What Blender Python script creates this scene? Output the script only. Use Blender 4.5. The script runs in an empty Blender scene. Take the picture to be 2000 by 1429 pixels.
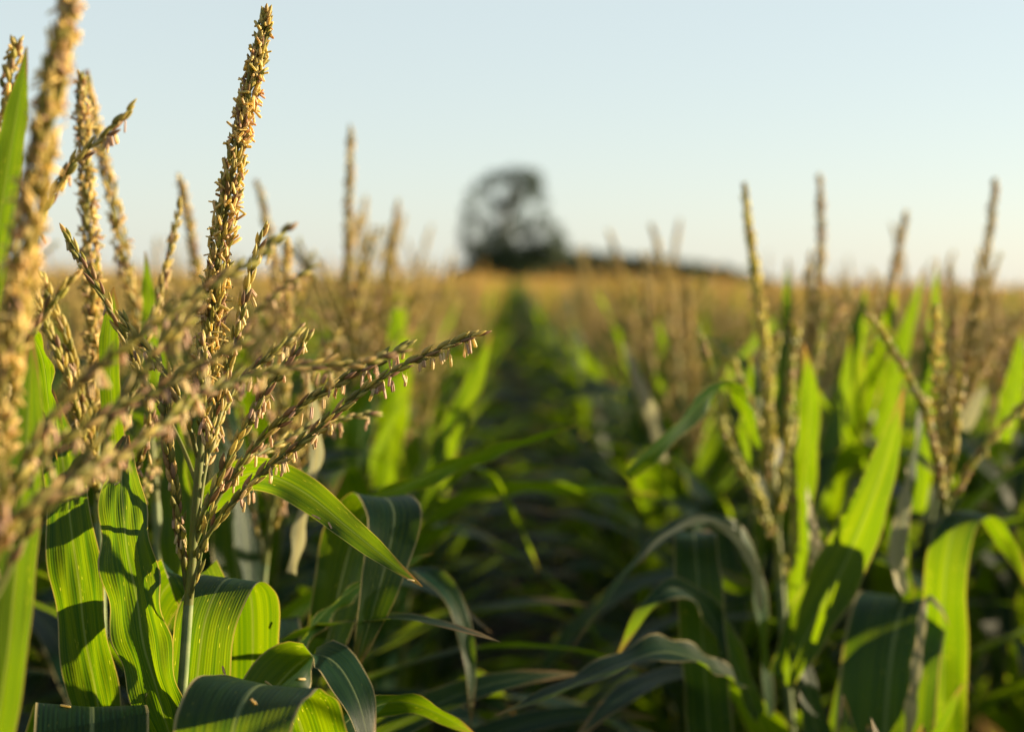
import bpy, math, random
import numpy as np
from mathutils import Matrix, Vector

rng = np.random.default_rng(11)
SEED = 23
R = math.radians
SC = bpy.context.scene

# ------------------------------------------------------------------ camera
FPX = 2800.0                       # focal length in pixels of the 2000 px wide photograph
CAM_Z = 2.0
PITCH, ROLL = 3.45, 1.0
FOCUS = 1.32
cam_d = bpy.data.cameras.new("camera")
cam = bpy.data.objects.new("camera", cam_d)
SC.collection.objects.link(cam)
cam_d.sensor_width = 36.0
cam_d.lens = 36.0 * FPX / 2000.0
cam_d.clip_start = 0.02
cam_d.clip_end = 6000
cam_d.dof.use_dof = True
cam_d.dof.focus_distance = FOCUS
cam_d.dof.aperture_fstop = 2.55
MROT = Matrix.Rotation(R(90 - PITCH), 4, 'X') @ Matrix.Rotation(R(ROLL), 4, 'Z')
cam.matrix_world = Matrix.Translation((0, 0, CAM_Z)) @ MROT
SC.camera = cam
CR = np.array(MROT.to_3x3())
CX, CY = 1000.0, 714.5

# ------------------------------------------------------------------ light
SUN_EL, SUN_AZ = 11.0, 73.0        # azimuth measured from the viewing direction towards the right
w = bpy.data.worlds.new("World")
SC.world = w
w.use_nodes = True
nt = w.node_tree
sky = nt.nodes.new('ShaderNodeTexSky')
sky.sky_type = 'NISHITA'
sky.sun_disc = False
sky.sun_elevation = R(SUN_EL)
sky.sun_rotation = R(SUN_AZ)
sky.altitude = 0
sky.air_density = 1.0
sky.dust_density = 0.6
sky.ozone_density = 1.0
veil = nt.nodes.new('ShaderNodeMix')          # a thin even veil of high haze over the clear-air sky
veil.data_type = 'RGBA'
veil.inputs[0].default_value = .75
nt.links.new(sky.outputs[0], veil.inputs[6])
veil.inputs[7].default_value = (2.68, 2.97, 2.98, 1)
nt.links.new(veil.outputs[2], nt.nodes['Background'].inputs[0])
nt.nodes['Background'].inputs[1].default_value = 0.07
sun_d = bpy.data.lights.new("sun", 'SUN')
sun_d.energy = 5.0
sun_d.angle = R(0.55)
sun_d.color = (1.0, 0.80, 0.50)
sun = bpy.data.objects.new("sun", sun_d)
SC.collection.objects.link(sun)
sdir = Vector((math.sin(R(SUN_AZ)) * math.cos(R(SUN_EL)), math.cos(R(SUN_AZ)) * math.cos(R(SUN_EL)), math.sin(R(SUN_EL))))
sun.rotation_euler = sdir.to_track_quat('Z', 'Y').to_euler()
sun.location = (6, 2, 8)

SC.view_settings.view_transform = 'Standard'
SC.view_settings.look = 'None'
SC.view_settings.gamma = 1
SC.view_settings.exposure = 1.91
SC.cycles.use_denoising = True
SC.cycles.max_bounces = 10
SC.cycles.transmission_bounces = 6
SC.cycles.diffuse_bounces = 5


def PX(px, py, d):
    """world point seen at photo pixel (px, py), d metres in front of the lens"""
    v = np.array([(px - CX) / FPX * d, -(py - CY) / FPX * d, -d])
    return CR @ v + np.array([0, 0, CAM_Z])


RIGHT, UPV, BACK = CR[:, 0], CR[:, 1], CR[:, 2]


# ------------------------------------------------------------------ mesh helpers
def cr(pts, n):
    """Catmull-Rom through the rows of pts, n samples evenly spaced by arc length of the first 3 columns"""
    p = np.asarray(pts, float)
    if len(p) == 2:
        p = np.array([p[0], (p[0] + p[1]) / 2, p[1]])
    q = np.vstack([2 * p[0] - p[1], p, 2 * p[-1] - p[-2]])
    out = []
    for i in range(1, len(q) - 2):
        t = np.linspace(0, 1, 24, endpoint=False)[:, None]
        a, b, c, d = q[i - 1], q[i], q[i + 1], q[i + 2]
        out.append(0.5 * (2 * b + (c - a) * t + (2 * a - 5 * b + 4 * c - d) * t ** 2 + (3 * b - a - 3 * c + d) * t ** 3))
    out.append(q[-2][None])
    o = np.vstack(out)
    s = np.r_[0, np.cumsum(np.linalg.norm(np.diff(o[:, :3], axis=0), axis=1))]
    u = np.linspace(0, s[-1], n)
    return np.stack([np.interp(u, s, o[:, k]) for k in range(o.shape[1])], axis=1)


def unit(a):
    return a / np.maximum(np.linalg.norm(a, axis=-1, keepdims=True), 1e-9)


def tangents(c):
    return unit(np.gradient(c, axis=0))


class MB:
    def __init__(s):
        s.v, s.f, s.c, s.uv, s.n = [], [], [], [], 0

    def add(s, v, f, col, uv=None):
        v = np.asarray(v, float)
        col = np.broadcast_to(np.asarray(col, float), (len(v), 3))
        s.v.append(v); s.c.append(col)
        s.uv.append(np.zeros((len(v), 2)) if uv is None else uv)
        s.f.extend([tuple(int(i) + s.n for i in q) for q in f])
        s.n += len(v)

    def inst(s, tmpl, pos, axis, length, width, flat=None, col=None, roll=None):
        """copies of a template (z along axis)"""
        tv, tf = tmpl
        N = len(pos)
        if N == 0:
            return
        a = unit(axis)
        ref = np.where(np.abs(a[:, 2:3]) > .9, np.array([[1., 0, 0]]), np.array([[0, 0, 1.]]))
        x = unit(np.cross(ref, a)); y = np.cross(a, x)
        ro = rng.uniform(0, 6.283, N) if roll is None else roll
        x2 = x * np.cos(ro)[:, None] + y * np.sin(ro)[:, None]
        y2 = np.cross(a, x2)
        length = np.broadcast_to(length, N); width = np.broadcast_to(width, N)
        flat = np.ones(N) if flat is None else np.broadcast_to(flat, N)
        V = (pos[:, None, :] + x2[:, None, :] * (tv[None, :, 0:1] * width[:, None, None])
             + y2[:, None, :] * (tv[None, :, 1:2] * (width * flat)[:, None, None])
             + a[:, None, :] * (tv[None, :, 2:3] * length[:, None, None]))
        m = len(tv)
        C = np.repeat(np.broadcast_to(col, (N, 3)), m, axis=0)
        base = (np.arange(N) * m + s.n)
        for b in base:
            s.f.extend([tuple(i + b for i in q) for q in tf])
        s.v.append(V.reshape(-1, 3)); s.c.append(C); s.uv.append(np.zeros((N * m, 2)))
        s.n += N * m

    def tube(s, c, r, col, n=6):
        c = np.asarray(c); k = len(c)
        r = np.broadcast_to(r, k)
        t = tangents(c)
        ref = np.array([0.3, 1, 0.1]); x = unit(np.cross(np.broadcast_to(ref, t.shape), t)); y = np.cross(t, x)
        a = np.arange(n) * 2 * math.pi / n
        V = c[:, None] + (x[:, None] * np.cos(a)[None, :, None] + y[:, None] * np.sin(a)[None, :, None]) * r[:, None, None]
        F = []
        for i in range(k - 1):
            for j in range(n):
                F.append((i * n + j, i * n + (j + 1) % n, (i + 1) * n + (j + 1) % n, (i + 1) * n + j))
        col = np.asarray(col, float)
        if col.ndim == 2:
            col = np.repeat(col, n, axis=0)
        uv = np.stack([np.tile(np.arange(n) / n, k), np.repeat(np.linspace(0, 1, k), n)], axis=1)
        s.add(V.reshape(-1, 3), F, col, uv)

    def mesh(s, name, mat):
        V = np.vstack(s.v)
        m = bpy.data.meshes.new(name)
        m.from_pydata(V.tolist(), [], s.f)
        m.polygons.foreach_set("use_smooth", np.ones(len(m.polygons), bool))
        C = np.vstack(s.c)
        ca = m.color_attributes.new("Col", 'FLOAT_COLOR', 'POINT')
        ca.data.foreach_set("color", np.c_[C, np.ones(len(C))].astype(np.float32).ravel())
        ul = m.uv_layers.new(name="UVMap")
        li = np.empty(len(m.loops), np.int32)
        m.loops.foreach_get("vertex_index", li)
        ul.data.foreach_set("uv", np.vstack(s.uv)[li].astype(np.float32).ravel())
        m.materials.append(mat)
        return m


def lathe(rings, n):
    v, f, prev = [], [], None
    for t, r in rings:
        if r == 0:
            cur = [len(v)]; v.append((0, 0, t))
        else:
            cur = list(range(len(v), len(v) + n))
            v += [(.5 * r * math.cos(2 * math.pi * i / n), .5 * r * math.sin(2 * math.pi * i / n), t) for i in range(n)]
        if prev is not None:
            for j in range(n):
                a, b = prev[j % len(prev)], prev[(j + 1) % len(prev)]
                c, d = cur[(j + 1) % len(cur)], cur[j % len(cur)]
                if len(prev) == 1: f.append((a, c, d))
                elif len(cur) == 1: f.append((a, b, d))
                else: f.append((a, b, c, d))
        prev = cur
    return np.array(v, float), f


SPK = {'hi': lathe([(0, .25), (.18, .8), (.42, 1.0), (.7, .72), (.9, .3), (1, 0)], 6),
       'mid': lathe([(0, .3), (.4, 1.0), (.75, .6), (1, 0)], 4),
       'lo': lathe([(0, 0), (.4, 1.0), (1, 0)], 3)}
ANT = {'hi': lathe([(0, 0), (.03, .55), (.12, .95), (.5, 1.0), (.88, .95), (.97, .6), (1, 0)], 6),
       'mid': lathe([(0, 0), (.1, .9), (.9, .9), (1, 0)], 4),
       'lo': lathe([(0, 0), (.5, 1.0), (1, 0)], 3)}


def hang_template():
    """an anther hanging from a hair-fine filament: z runs downwards from the attachment"""
    fv, ff = lathe([(0, .12), (.28, .12)], 3)
    a = lathe([(.26, 0), (.29, .5), (.36, .9), (.65, 1.05), (.93, .95), (1.0, .3), (1.0, 0)], 6)
    b = a[0] * np.array([.72, .72, 1]) + np.array([.26, 0, 0])
    c = a[0] * np.array([.72, .72, 1]) + np.array([-.26, 0, 0.0])
    v = np.vstack([fv, b, c]); k = len(fv); k2 = k + len(b)
    return v, ff + [tuple(i + k for i in q) for q in a[1]] + [tuple(i + k2 for i in q) for q in a[1]]


HANG = hang_template()
COL_SPK = np.array([[.27, .27, .05], [.35, .34, .08], [.21, .22, .045], [.42, .37, .10], [.30, .20, .08], [.48, .42, .13], [.32, .20, .11]])
COL_SPK_TAN = np.array([[.54, .43, .13], [.62, .50, .17], [.44, .37, .09], [.52, .37, .16], [.38, .35, .08], [.66, .54, .20]])
COL_ANT = np.array([[.84, .68, .30], [.78, .61, .28], [.86, .72, .36], [.70, .52, .27], [.62, .42, .29], [.80, .64, .25], [.74, .64, .26]])
COL_HANG = np.array([[.84, .66, .39], [.78, .55, .38], [.86, .71, .40], [.68, .46, .34], [.84, .68, .35]])
COL_SPK = COL_SPK * np.array([.90, .85, .86])
COL_SPK_TAN = COL_SPK_TAN * np.array([.91, .91, .78])
COL_ANT = COL_ANT * np.array([.91, .87, .82])
COL_HANG = COL_HANG * .78


def pick(pal, n, jit=.14):
    return pal[rng.integers(0, len(pal), n)] * rng.uniform(1 - jit, 1 + jit, (n, 1))


def frame(t):
    ref = np.where(np.abs(t[:, 2:3]) > .92, np.array([[1., .2, 0]]), np.array([[0, 0, 1.]]))
    x = unit(np.cross(ref, t))
    return x, np.cross(t, x)


def interp(c, s):
    k = np.linspace(0, 1, len(c))
    return np.stack([np.interp(s, k, c[:, j]) for j in range(3)], axis=1)


def build_spike(mb, c, rad, det, dens=1.0, tan=.35, ant=1.0, sz=1.0):
    """the thick central spike: overlapping husks all the way round, loose anthers standing off them"""
    c = np.asarray(c); L = np.linalg.norm(np.diff(c, axis=0), axis=1).sum()
    tg = tangents(c)
    mb.tube(c, np.linspace(.0035, .0012, len(c)) * sz, COL_SPK[2], 5)
    step = {'hi': .00135, 'mid': .0022, 'lo': .006}[det] / dens
    n = int(L / step)
    s = np.clip((np.arange(n) + rng.uniform(-.4, .4, n)) / n, 0, 1)
    p, t = interp(c, s), unit(interp(tg, s))
    x, y = frame(t)
    ang = np.arange(n) * 2.39996 + rng.normal(0, .35, n)
    out = x * np.cos(ang)[:, None] + y * np.sin(ang)[:, None]
    prof = np.interp(s, [0, .06, .5, .85, 1], [.75, 1, .95, .66, .25])
    tilt = rng.normal(.38, .16, n)
    ax = t * np.cos(tilt)[:, None] + out * np.sin(tilt)[:, None]
    ln = rng.uniform(.0125, .0175, n) * np.interp(s, [0, .8, 1], [1.05, .9, .7]) * sz
    k = {'hi': 1, 'mid': 1.2, 'lo': 1.9}[det]
    cols = np.where((rng.random(n) < tan)[:, None], pick(COL_SPK_TAN, n), pick(COL_SPK, n))
    mb.inst(SPK[det], p + out * (rad * .42 * prof)[:, None], ax, ln * (1 if det != 'lo' else 1.2), .0046 * k * rng.uniform(.85, 1.15, n) * sz, .8, cols)
    na = int(n * {'hi': 1.15, 'mid': .9, 'lo': .6}[det] * ant)
    if na:
        s = rng.beta(1.15, 1.0, na) * .97 + .015
        p, t = interp(c, s), unit(interp(tg, s)); x, y = frame(t)
        ang = rng.uniform(0, 6.283, na)
        out = x * np.cos(ang)[:, None] + y * np.sin(ang)[:, None]
        prof = np.interp(s, [0, .06, .5, .85, 1], [.8, 1, .95, .7, .35])
        rnd = rng.normal(0, 1, (na, 3))
        ax = unit(out * rng.uniform(.05, .6, (na, 1)) + t * rng.normal(.3, .75, (na, 1)) + np.array([0, 0, -.4]) + rnd * .35)
        ln = rng.uniform(.0088, .0132, na) * sz
        mb.inst(ANT[det], p + out * (rad * prof * rng.uniform(.62, 1.0, na))[:, None] - ax * (ln * .3)[:, None], ax, ln,
                .0028 * k * rng.uniform(.75, 1.25, na) * sz, .7, pick(COL_ANT, na))


def build_branch(mb, c, det, bare=.1, dens=1.0, tan=.2, hang=.6, sz=1.0, keep=None, stem=(.16, .18, .045), fat=1.0):
    """a side branch: braided husks along it, pairs of anthers hanging under it on short filaments"""
    c = np.asarray(c); L = np.linalg.norm(np.diff(c, axis=0), axis=1).sum()
    tg = tangents(c)
    mb.tube(c, np.linspace(.0024, .0009, len(c)) * sz, stem, 5)
    step = {'hi': .0042, 'mid': .0048, 'lo': .013}[det] / dens
    n = max(3, int(L * (1 - bare) / step))
    s = bare + (1 - bare) * np.clip((np.arange(n) + rng.uniform(-.3, .3, n)) / n, 0, 1)
    p, t = interp(c, s), unit(interp(tg, s))
    x, y = frame(t)
    ang = np.arange(n) * 1.7 + rng.normal(0, .3, n)
    out = x * np.cos(ang)[:, None] + y * np.sin(ang)[:, None]
    tilt = rng.normal(.2, .08, n)
    tilt = np.where(s > .95, tilt * .4, tilt)
    ax = t * np.cos(tilt)[:, None] + out * np.sin(tilt)[:, None]
    k = {'hi': 1, 'mid': 1.15, 'lo': 1.9}[det]
    ln = rng.uniform(.0135, .0178, n) * np.interp(s, [0, .8, 1], [1.05, 1, .85]) * sz
    cols = np.where((rng.random(n) < tan)[:, None], pick(COL_SPK_TAN, n), pick(COL_SPK, n))
    mb.inst(SPK[det], p + out * (.0019 * sz * fat), ax, ln, .0047 * k * fat * rng.uniform(.85, 1.12, n) * sz, .8, cols)
    nc = int(L * (1 - bare) / .0095 * hang)
    if nc:
        s = np.sort(bare + .1 + (.88 - bare) * rng.random(nc))
        m = rng.integers(1, 4, nc)
        s = np.repeat(s, m); N = len(s)
        p = interp(c, s) + rng.normal(0, .0022, (N, 3)) * sz
        tt = unit(interp(tg, s))
        p[:, 2] -= .0015
        ax = unit(np.array([0, 0, -1.0]) + rng.normal(0, .24, (N, 3)) - tt * .08)
        ln = rng.uniform(.0095, .0175, N) * sz
        wd = .0029 * rng.uniform(.65, 1.2, N) * sz
        col = pick(COL_HANG, N)
        if keep is not None:
            keep.extend(zip(p, ax, ln, wd, col))
        elif det == 'hi':
            mb.inst(HANG, p, ax, ln, wd, 1, col)
        else:
            mb.inst(ANT[det], p + ax * (ln * .25)[:, None], ax, ln * .75, wd * k, .7, col)


def ribbon(c, width, side, ns=14, nc=4, fold=.16, wave=.004, waves=5.0, phase=0., curl=0., prof=None, twist=0., crinkle=0.):
    """a corn leaf: c centre curve control points, side = blade direction(s)"""
    c = np.asarray(c, float)
    side = np.asarray(side, float)
    if side.ndim == 1:
        side = np.broadcast_to(side, (len(c), 3))
    full = cr(np.hstack([c, side]), ns + 1)
    C, S = full[:, :3], full[:, 3:]
    T = tangents(C)
    S = unit(S - (S * T).sum(1, keepdims=True) * T)
    N = np.cross(T, S)
    t = np.linspace(0, 1, ns + 1)
    tw = twist * t ** 2
    S, N = S * np.cos(tw)[:, None] + N * np.sin(tw)[:, None], N * np.cos(tw)[:, None] - S * np.sin(tw)[:, None]
    L = np.linalg.norm(np.diff(C, axis=0), axis=1).sum()
    if prof is None:
        W = width * (.62 + .38 * np.clip(t / .3, 0, 1)) * np.clip(1 - t ** 2.6, 0, 1) ** .85
    else:
        W = width * np.interp(t, prof[0], prof[1])
    u = np.linspace(-1, 1, nc + 1)
    f = fold * np.interp(t, [0, .4, 1], [1.5, 1, .4])
    z = (f[:, None] * np.abs(u)[None, :] * W[:, None] * .5 + curl * (u ** 2)[None, :] * W[:, None]
         + wave * np.sin(waves * 2 * math.pi * t[:, None] + phase + (u > 0)[None, :] * 1.9) * (np.abs(u) ** 2)[None, :] * np.minimum(1, W / max(width, 1e-6))[:, None])
    if crinkle:
        z = z + crinkle * (np.sin(t[:, None] * 23 + u[None, :] * 3.1 + phase) * np.sin(u[None, :] * 7 + t[:, None] * 4)) * (1 - np.abs(u)[None, :] ** 4)
    V = C[:, None] + S[:, None] * (u[None, :, None] * W[:, None, None] * .5) + N[:, None] * z[:, :, None]
    F = []
    k = nc + 1
    for i in range(ns):
        for j in range(nc):
            F.append((i * k + j, i * k + j + 1, (i + 1) * k + j + 1, (i + 1) * k + j))
    uv = np.stack([np.tile((u + 1) / 2, ns + 1), np.repeat(t * L, k)], axis=1)
    return V.reshape(-1, 3), F, uv


# ------------------------------------------------------------------ materials
def new_mat(name):
    m = bpy.data.materials.new(name)
    m.use_nodes = True
    n = m.node_tree
    n.nodes.clear()
    return m, n


class G:
    """small shorthand for building node graphs"""
    def __init__(s, nt): s.t = nt
    def n(s, kind, **kw):
        o = s.t.nodes.new(kind)
        for k, v in kw.items():
            if k.startswith('i_'):
                o.inputs[int(k[2:]) if k[2:].isdigit() else k[2:].replace('_', ' ')].default_value = v
            else:
                setattr(o, k, v)
        return o
    def l(s, a, b): s.t.links.new(a, b)
    def math(s, op, a, b=None, clamp=False):
        o = s.n('ShaderNodeMath', operation=op, use_clamp=clamp)
        for i, q in enumerate((a, b)):
            if q is None: continue
            if isinstance(q, (int, float)): o.inputs[i].default_value = q
            else: s.l(q, o.inputs[i])
        return o.outputs[0]
    def mix(s, f, a, b, mode='MIX'):
        o = s.n('ShaderNodeMix', data_type='RGBA', blend_type=mode)
        for i, q in ((0, f), (6, a), (7, b)):
            if isinstance(q, (int, float)): o.inputs[i].default_value = q
            elif isinstance(q, tuple): o.inputs[i].default_value = q + ((1,) if len(q) == 3 else ())
            else: s.l(q, o.inputs[i])
        return o.outputs[2]
    def smooth(s, x, a, b):
        o = s.n('ShaderNodeMapRange', interpolation_type='SMOOTHSTEP')
        o.inputs[1].default_value = a; o.inputs[2].default_value = b
        s.l(x, o.inputs[0])
        return o.outputs[0]


def leaf_material(name, dark, light, trans, dry=.0, transw=.5):
    m, nt = new_mat(name)
    g = G(nt)
    uv = g.n('ShaderNodeUVMap', uv_map='UVMap')
    sep = g.n('ShaderNodeSeparateXYZ'); g.l(uv.outputs[0], sep.inputs[0])
    U, V = sep.outputs[0], sep.outputs[1]
    info = g.n('ShaderNodeObjectInfo')
    rnd = info.outputs['Random']
    comb = g.n('ShaderNodeCombineXYZ')
    g.l(g.math('MULTIPLY', U, 34.0), comb.inputs[0]); g.l(g.math('MULTIPLY', V, 1.6), comb.inputs[1]); g.l(g.math('MULTIPLY', rnd, 40.0), comb.inputs[2])
    st = g.n('ShaderNodeTexNoise', i_Scale=1.0, i_Detail=2.0, i_Roughness=.55); g.l(comb.outputs[0], st.inputs['Vector'])
    comb2 = g.n('ShaderNodeCombineXYZ')
    g.l(g.math('MULTIPLY', U, 5.0), comb2.inputs[0]); g.l(g.math('MULTIPLY', V, 9.0), comb2.inputs[1]); g.l(g.math('MULTIPLY', rnd, 17.0), comb2.inputs[2])
    bl = g.n('ShaderNodeTexNoise', i_Scale=1.0, i_Detail=3.0); g.l(comb2.outputs[0], bl.inputs['Vector'])
    wide = g.n('ShaderNodeTexNoise', i_Scale=1.0, i_Detail=2.0)
    combw = g.n('ShaderNodeCombineXYZ')
    g.l(g.math('MULTIPLY', U, 11.0), combw.inputs[0]); g.l(g.math('MULTIPLY', V, 2.6), combw.inputs[1]); g.l(g.math('MULTIPLY', rnd, 23.0), combw.inputs[2])
    g.l(combw.outputs[0], wide.inputs['Vector'])
    vein = g.math('POWER', g.math('ABSOLUTE', g.math('SINE', g.math('MULTIPLY', U, 75.0))), 3.0)
    streak = g.smooth(wide.outputs[0], .38, .62)
    stripe = g.math('ADD', g.math('MULTIPLY', g.smooth(st.outputs[0], .36, .66), .45), g.math('ADD', g.math('MULTIPLY', streak, .4), g.math('MULTIPLY', vein, .2)))
    blot = g.smooth(bl.outputs[0], .3, .7)
    cen = g.math('ABSOLUTE', g.math('SUBTRACT', U, .5))
    rib = g.math('SUBTRACT', 1.0, g.smooth(cen, .010, .028))
    edge = g.smooth(cen, .468, .492)
    # pale flecks running with the veins, and a few rust spots
    comb3 = g.n('ShaderNodeCombineXYZ')
    g.l(g.math('MULTIPLY', U, 30.0), comb3.inputs[0]); g.l(g.math('MULTIPLY', V, 60.0), comb3.inputs[1]); g.l(g.math('MULTIPLY', rnd, 9.0), comb3.inputs[2])
    vo = g.n('ShaderNodeTexVoronoi', i_Scale=1.0); g.l(comb3.outputs[0], vo.inputs['Vector'])
    fleck = g.math('MULTIPLY', g.math('LESS_THAN', vo.outputs[0], .14), g.smooth(bl.outputs[0], .48, .6))
    base = g.mix(g.math('MULTIPLY', stripe, .75), dark, light)
    base = g.mix(g.math('MULTIPLY', blot, .35), base, tuple(x * .62 for x in dark))
    hue = g.n('ShaderNodeHueSaturation')
    g.l(base, hue.inputs['Color'])
    g.l(g.math('ADD', .485, g.math('MULTIPLY', rnd, .03)), hue.inputs['Hue'])
    g.l(g.math('ADD', .8, g.math('MULTIPLY', rnd, .45)), hue.inputs['Value'])
    base = g.mix(g.math('MULTIPLY', rib, .5), hue.outputs[0], (.24, .30, .14))
    base = g.mix(g.math('MULTIPLY', edge, .75), base, (.48, .40, .20))
    base = g.mix(fleck, base, (.07, .10, .025))
    tr = g.mix(stripe, (trans[0] * .24, trans[1] * .50, trans[2]), (trans[0] * 1.2, trans[1] * 1.15, trans[2]))
    tr = g.mix(g.math('MULTIPLY', blot, .3), tr, tuple(x * .7 for x in trans))
    tr = g.mix(g.math('MULTIPLY', rib, .55), tr, (.22, .26, .03))
    tr = g.mix(g.math('MULTIPLY', edge, .6), tr, (.42, .27, .05))
    tr = g.mix(fleck, tr, (.62, .60, .04))
    vc = g.n('ShaderNodeVertexColor', layer_name='Col')
    sc_ = g.n('ShaderNodeSeparateColor'); g.l(vc.outputs[0], sc_.inputs[0])
    along = g.math('ADD', g.math('ADD', sc_.outputs[0], g.math('MULTIPLY', cen, .16)), g.math('MULTIPLY', g.math('SUBTRACT', bl.outputs[0], .5), .22))
    tipd = g.smooth(along, .93, 1.03)
    base = g.mix(tipd, base, (.22, .15, .06))
    tr = g.mix(tipd, tr, (.24, .13, .03))
    pb = g.n('ShaderNodeBsdfPrincipled')
    g.l(base, pb.inputs['Base Color'])
    pb.inputs['Roughness'].default_value = .46
    pb.inputs['Specular IOR Level'].default_value = .16
    bump = g.n('ShaderNodeBump', i_Strength=.35, i_Distance=.0012)
    g.l(g.math('ADD', g.math('ADD', st.outputs[0], g.math('MULTIPLY', vein, .35)), g.math('MULTIPLY', bl.outputs[0], 2.4)), bump.inputs['Height'])
    g.l(bump.outputs[0], pb.inputs['Normal'])
    tb = g.n('ShaderNodeBsdfTranslucent'); g.l(tr, tb.inputs[0]); g.l(bump.outputs[0], tb.inputs['Normal'])
    mx = g.n('ShaderNodeMixShader'); mx.inputs[0].default_value = transw
    g.l(pb.outputs[0], mx.inputs[1]); g.l(tb.outputs[0], mx.inputs[2])
    out = g.n('ShaderNodeOutputMaterial'); g.l(mx.outputs[0], out.inputs[0])
    return m


def floret_material():
    m, nt = new_mat('corn_floret')
    g = G(nt)
    a = g.n('ShaderNodeVertexColor', layer_name='Col')
    tc = g.n('ShaderNodeTexCoord')
    nz = g.n('ShaderNodeTexNoise', i_Scale=420.0, i_Detail=2.0); g.l(tc.outputs['Object'], nz.inputs['Vector'])
    c = g.mix(g.math('MULTIPLY', g.smooth(nz.outputs[0], .48, .72), .45), a.outputs[0], (.20, .10, .06))
    pb = g.n('ShaderNodeBsdfPrincipled', i_Roughness=.5)
    g.l(c, pb.inputs['Base Color'])
    pb.inputs['Specular IOR Level'].default_value = .35
    tb = g.n('ShaderNodeBsdfTranslucent')
    g.l(g.mix(1.0, c, (1.12, 1.12, .58), 'MULTIPLY'), tb.inputs[0])
    mx = g.n('ShaderNodeMixShader'); mx.inputs[0].default_value = .46
    g.l(pb.outputs[0], mx.inputs[1]); g.l(tb.outputs[0], mx.inputs[2])
    out = g.n('ShaderNodeOutputMaterial'); g.l(mx.outputs[0], out.inputs[0])
    return m


def plain_material(name, c1, c2, scale, rough=.7, bump=0.0, coord='Object', trans=0.0):
    m, nt = new_mat(name)
    g = G(nt)
    tc = g.n('ShaderNodeTexCoord')
    nz = g.n('ShaderNodeTexNoise', i_Scale=scale, i_Detail=5.0); g.l(tc.outputs[coord], nz.inputs['Vector'])
    col = g.mix(g.smooth(nz.outputs[0], .35, .68), c1, c2)
    pb = g.n('ShaderNodeBsdfPrincipled', i_Roughness=rough)
    pb.inputs['Specular IOR Level'].default_value = .3
    g.l(col, pb.inputs['Base Color'])
    if bump:
        b = g.n('ShaderNodeBump', i_Strength=.6, i_Distance=bump); g.l(nz.outputs[0], b.inputs['Height']); g.l(b.outputs[0], pb.inputs['Normal'])
    sh = pb.outputs[0]
    if trans:
        tb = g.n('ShaderNodeBsdfTranslucent'); g.l(col, tb.inputs[0])
        mx = g.n('ShaderNodeMixShader'); mx.inputs[0].default_value = trans
        g.l(sh, mx.inputs[1]); g.l(tb.outputs[0], mx.inputs[2]); sh = mx.outputs[0]
    out = g.n('ShaderNodeOutputMaterial'); g.l(sh, out.inputs[0])
    return m


M_LEAF = leaf_material('corn_leaf', (.0035, .020, .016), (.008, .035, .013), (.205, .30, .0008))
M_GLINT = leaf_material('glint_leaf', (.26, .22, .11), (.38, .33, .19), (.46, .39, .18), transw=.35)  # cream colour stands in for sun glinting off green blades
M_STALK = plain_material('corn_stalk', (.10, .14, .055), (.16, .19, .08), 60, .45, .0006)
M_FLOR = floret_material()
M_SOIL = plain_material('soil', (.010, .010, .007), (.026, .022, .015), 6, .95, .02)
M_BARK = plain_material('tree_bark', (.05, .04, .03), (.10, .08, .06), 3, .9, .03)
M_TREE = plain_material('tree_foliage', (.028, .05, .022), (.062, .085, .03), 1.2, .6, 0, 'Object', .3)
M_WOOD = plain_material('wood_foliage', (.04, .06, .03), (.07, .085, .034), .6, .7, 0, 'Object', .25)


# ------------------------------------------------------------------ objects
def link(o):
    SC.collection.objects.link(o)
    return o


def obj(name, mb, mat, parent=None):
    m = mb if isinstance(mb, bpy.types.Mesh) else mb.mesh(name, mat)
    o = link(bpy.data.objects.new(name, m))
    if parent is not None:
        o.parent = parent
    return o


def thing(name, label, cat, loc, group=None):
    o = link(bpy.data.objects.new(name, None))
    o.empty_display_size = .1
    o.location = loc
    o['label'] = label; o['category'] = cat
    if group: o['group'] = group
    return o


def structure(o):
    o['kind'] = 'structure'
    return o


# ---- ground: one sheet to the horizon
gm = MB()
rr = [0, 3, 8, 20, 60, 200, 700, 3000]
gv = [(0, 0, 0)]; gf = []
for i, r_ in enumerate(rr[1:]):
    for j in range(48):
        gv.append((r_ * math.cos(j * math.pi / 24), r_ * math.sin(j * math.pi / 24), 0))
for j in range(48):
    gf.append((0, 1 + j, 1 + (j + 1) % 48))
for i in range(len(rr) - 2):
    for j in range(48):
        a = 1 + i * 48; b = a + 48
        gf.append((a + j, b + j, b + (j + 1) % 48, a + (j + 1) % 48))
gm.add(gv, gf, (0, 0, 0))
structure(obj('ground', gm, M_SOIL))

GROUP = 'corn plants standing in the field rows'


# ---- a generic plant in parts, base at the origin
def leaf_curve(az, z0, length, a0, a1, p=1.4, n=9, r0=.008):
    t = np.linspace(0, 1, n)
    th = a0 + (a1 - a0) * t ** p
    ds = length / (n - 1)
    h = r0 + np.r_[0, np.cumsum(np.sin(th[:-1]) * ds)]
    z = z0 + np.r_[0, np.cumsum(np.cos(th[:-1]) * ds)]
    return np.stack([h * math.cos(az), h * math.sin(az), z], axis=1), np.array([-math.sin(az), math.cos(az), 0.])


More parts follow.
